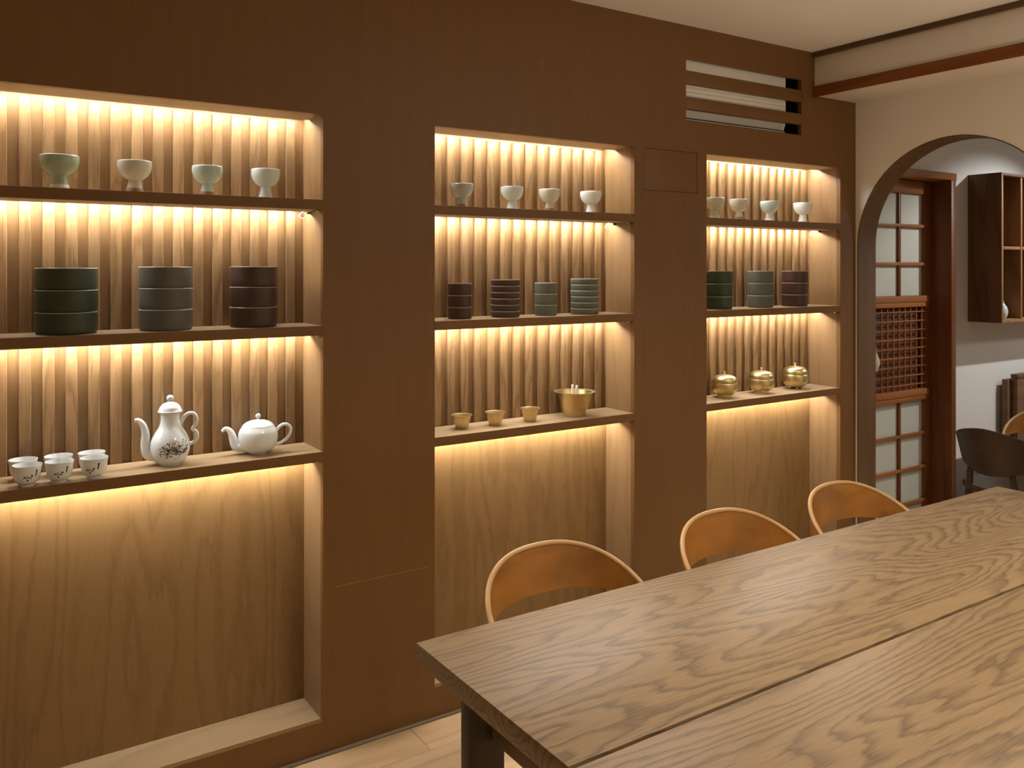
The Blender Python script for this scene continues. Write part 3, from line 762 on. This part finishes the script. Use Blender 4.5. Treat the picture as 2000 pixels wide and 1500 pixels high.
# ------------------------------------------------------------------ air conditioner behind the slotted vent
ac = tag(empty('air_conditioner', (2.34, .0275, 2.085)), 'off white air conditioner seen through slots in the wood wall', 'air conditioner')
MB().prism_x([(0, .07), (.01, .04), (.05, .0), (.2, .0), (.2, .285), (.0, .285)], 0, .80).build('body', M['ac_white'], ac, .006)
for k in range(4):
    MB().box(.02, .785, -.006, -.0005, .105 + k * .0185, .105 + k * .0185 + .0135).build('louver', M['ac_white'], ac, .0015)
MB().prism_x([(-.006, .064), (.006, .035), (.008, .036), (-.003, .066)], .02, .78).build('flap', M['ac_grey'], ac)
MB().box(.015, .785, -.0045, .004, .024, .028).build('lower_lip', M['ac_grey'], ac)
MB().box(.015, .785, .001, .012, .0285, .0345).build('outlet_gap', M['dark'], ac)

# ------------------------------------------------------------------ long table
TX0, TX1, TY1, TZ = .779, 3.03, -.960, .74
TYJ = -1.4745
tb = tag(empty('long_table', (TX0, TY1, 0)), 'long oak dining table with two wide planks and dark legs', 'table')
TW = (TY1 - TYJ)
def tpl(y0, y1, off):
    o = MB().box(0, TX1 - TX0, y0, y1, TZ - .039, TZ).build('plank', M['table_wood'], tb, .0012)
    return o
tpl(-TW + .0042, 0, 0); tpl(-2 * TW, -TW - .0042, 0)
L_ = TX1 - TX0
for x in (.091, L_ - .175):
    for y0, y1 in ((-.060, -.022), (-2 * TW + .022, -2 * TW + .060)):
        MB().box(x, x + .084, y0, y1, 0, TZ - .0395).build('leg', M['table_dark'], tb, .003)
    MB().box(x + .050, x + .083, -2 * TW + .0605, -.0605, .525, .558).build('end_rail', M['rail_wood'], tb, .006)
    MB().box(x + .01, x + .074, -2 * TW + .0605, -.0605, TZ - .09, TZ - .0395).build('apron', M['table_dark'], tb, .003)

# ------------------------------------------------------------------ bentwood chairs
def chair_proto(name, mw, me_):
    """origin on the floor under the seat centre, facing -y; the back is a bent leaf shaped band"""
    t = empty(name)
    A = R(118); n = 72
    hw, dpt = .262, .215          # half width, depth of the back curve
    def plan(a):
        c, s_ = math.cos(a), math.sin(a)
        x = hw * (abs(s_) ** .86) * (1 if s_ >= 0 else -1); y = (dpt if c > 0 else .26) * (abs(c) ** .92) * (1 if c >= 0 else -1)
        return x, y
    def zu(a):
        x, y = plan(a); d = dpt - y
        return .738 - .80 * d + .30 * d * d
    def zl(a):
        x, y = plan(a); d = dpt - y
        return min(zu(a) - .018, .607 - .16 * d)
    band = MB(); edge = MB(); th = .011
    P = []
    for i in range(n + 1):
        a = -A + 2 * A * i / n
        x, y = plan(a); x2, y2 = plan(a + .01); tx_, ty_ = x2 - x, y2 - y; l = math.hypot(tx_, ty_); nx, ny = ty_ / l, -tx_ / l
        if nx * x + ny * y < 0: nx, ny = -nx, -ny
        P.append((x, y, nx, ny, zu(a), zl(a)))
    for (x, y, nx, ny, u, l) in P:
        lean = .045
        rows = []
        for s_ in range(5):
            z = l + (u - .012 - l) * s_ / 4
            b = (z - .66) * lean / .1
            rows.append((x + nx * b * .35, y + ny * b * .35, z))
        for (px, py, z) in rows: band.v.append((px - nx * th / 2, py - ny * th / 2, z))
        for (px, py, z) in rows[::-1]: band.v.append((px + nx * th / 2, py + ny * th / 2, z))
    for i in range(n):
        for k in range(10):
            k2 = (k + 1) % 10
            band.f.append((i * 10 + k, i * 10 + k2, (i + 1) * 10 + k2, (i + 1) * 10 + k))
    band.f += [tuple(range(10)), tuple(n * 10 + k for k in range(9, -1, -1))]
    bo = band.build('backrest', mw, t, smooth=50)
    pts = []
    for (x, y, nx, ny, u, l) in P:
        b = (u - .012 - .66) * .045 / .1
        pts.append((x + nx * b * .35, y + ny * b * .35, u - .0065))
    edge.tube(pts, .0072, 12); edge.build('rim', me_, t, smooth=60)
    # seat
    sm = MB(); sp_ = []
    for k in range(40):
        q = 2 * math.pi * k / 40; c, s_ = math.cos(q), math.sin(q)
        sp_.append((.235 * abs(c) ** .7 * (1 if c > 0 else -1), -.02 + .225 * abs(s_) ** .7 * (1 if s_ > 0 else -1)))
    sm.v = [(x, y, .425) for x, y in sp_] + [(x, y, .455) for x, y in sp_]
    sm.f = [tuple(range(39, -1, -1)), tuple(range(40, 80))] + [(k, (k + 1) % 40, 40 + (k + 1) % 40, 40 + k) for k in range(40)]
    sm.build('seat', mw, t, .008, smooth=40)
    for s_ in (-1, 1):
        x, y, nx, ny, u, l = P[0] if s_ < 0 else P[-1]
        x = abs(x) * s_
        MB().tube(smooth_curve([(x * .93, y - .004, u - .010), (x * .97, y - .020, .52), (x * .99, y - .045, .40), (x * 1.0, y - .06, .0)], 6), [.0125] * 6 + [.015] * 6 + [.0155] * 6 + [.012], 14).build('leg', mw, t, smooth=60)
        MB().tube(smooth_curve([(s_ * .165, .150, .4248), (s_ * .19, .185, .22), (s_ * .215, .215, .0)], 6), [.0165] * 6 + [.0145] * 6 + [.0115], 14).build('leg', mw, t, smooth=60)
        MB().tube([(s_ * .205, .12, .53), (s_ * .17, .155, .4555)], [.010, .012], 12).build('back_support', mw, t, smooth=60)
    return t
ch = chair_proto('bentwood_chair', M['chair_wood'], M['chair_edge'])
for i, (x, y, rz) in enumerate(((1.347, -.80, 0), (1.992, -.84, 0), (2.600, -.825, 0))):
    o = ch if i == 0 else copy_tree(ch)
    o.location = (x, y, 0); o.rotation_euler = (0, 0, R(rz))
    tag(o, ('honey brown bentwood chair behind the table, nearest to the camera', 'honey brown bentwood chair, middle of the three behind the table', 'honey brown bentwood chair behind the table, nearest to the arch')[i], 'chair', 'bentwood chairs along the wall side of the table')
o = copy_tree(ch); o.location = (4.80, -.36, 0); o.rotation_euler = (0, 0, R(-70))
tag(o, 'honey brown bentwood chair beyond the arch, half hidden by the dark chair', 'chair')

def curved_chair(x, y, rz):
    """chair whose leaf shaped back panel is bent round the sitter; faces -y before rotation"""
    t = tag(empty('curved_back_chair', (x, y, 0), rz), 'dark curved back chair beyond the arch, its back turned this way', 'chair')
    RR = .215; A = R(82); n = 48; mw = M['hall_chair_wood']
    band = MB(); P = []
    for i in range(n + 1):
        a = -A + 2 * A * i / n; q = abs(a / A)
        u = .742 - .115 * q ** 1.6; l = .515 + .100 * q ** 1.8
        P.append((math.sin(a), math.cos(a), u, max(min(l, u - .006), .40)))
    for sx, cy, u, l in P:
        rows = [l + (u - l) * k / 5 for k in range(6)]
        for z in rows:
            rr = RR - .006 + (z - .6) * .22; band.v.append((rr * sx, rr * cy, z))
        for z in rows[::-1]:
            rr = RR + .006 + (z - .6) * .22; band.v.append((rr * sx, rr * cy, z))
    for i in range(n):
        for k in range(12):
            k2 = (k + 1) % 12
            band.f.append((i * 12 + k, i * 12 + k2, (i + 1) * 12 + k2, (i + 1) * 12 + k))
    band.f += [tuple(range(12)), tuple(n * 12 + k for k in range(11, -1, -1))]
    band.build('backrest', mw, t, smooth=50)
    MB().lathe([(0, .42), (.19, .42), (.208, .428), (.210, .440), (.200, .452), (0, .456)], 40).build('seat', mw, t, smooth=40)
    for s_ in (-1, 1):
        MB().tube([(s_ * .10, .175, .5295), (s_ * .11, .165, .456)], [.014, .016], 12).build('back_support', mw, t, smooth=60)
        for yy in (-.13, .13):
            MB().tube([(s_ * .13, yy, .4195), (s_ * .17, yy * 1.35, 0)], [.018, .013], 14).build('leg', mw, t, smooth=60)
    return t
curved_chair(4.285, -.385, R(88))
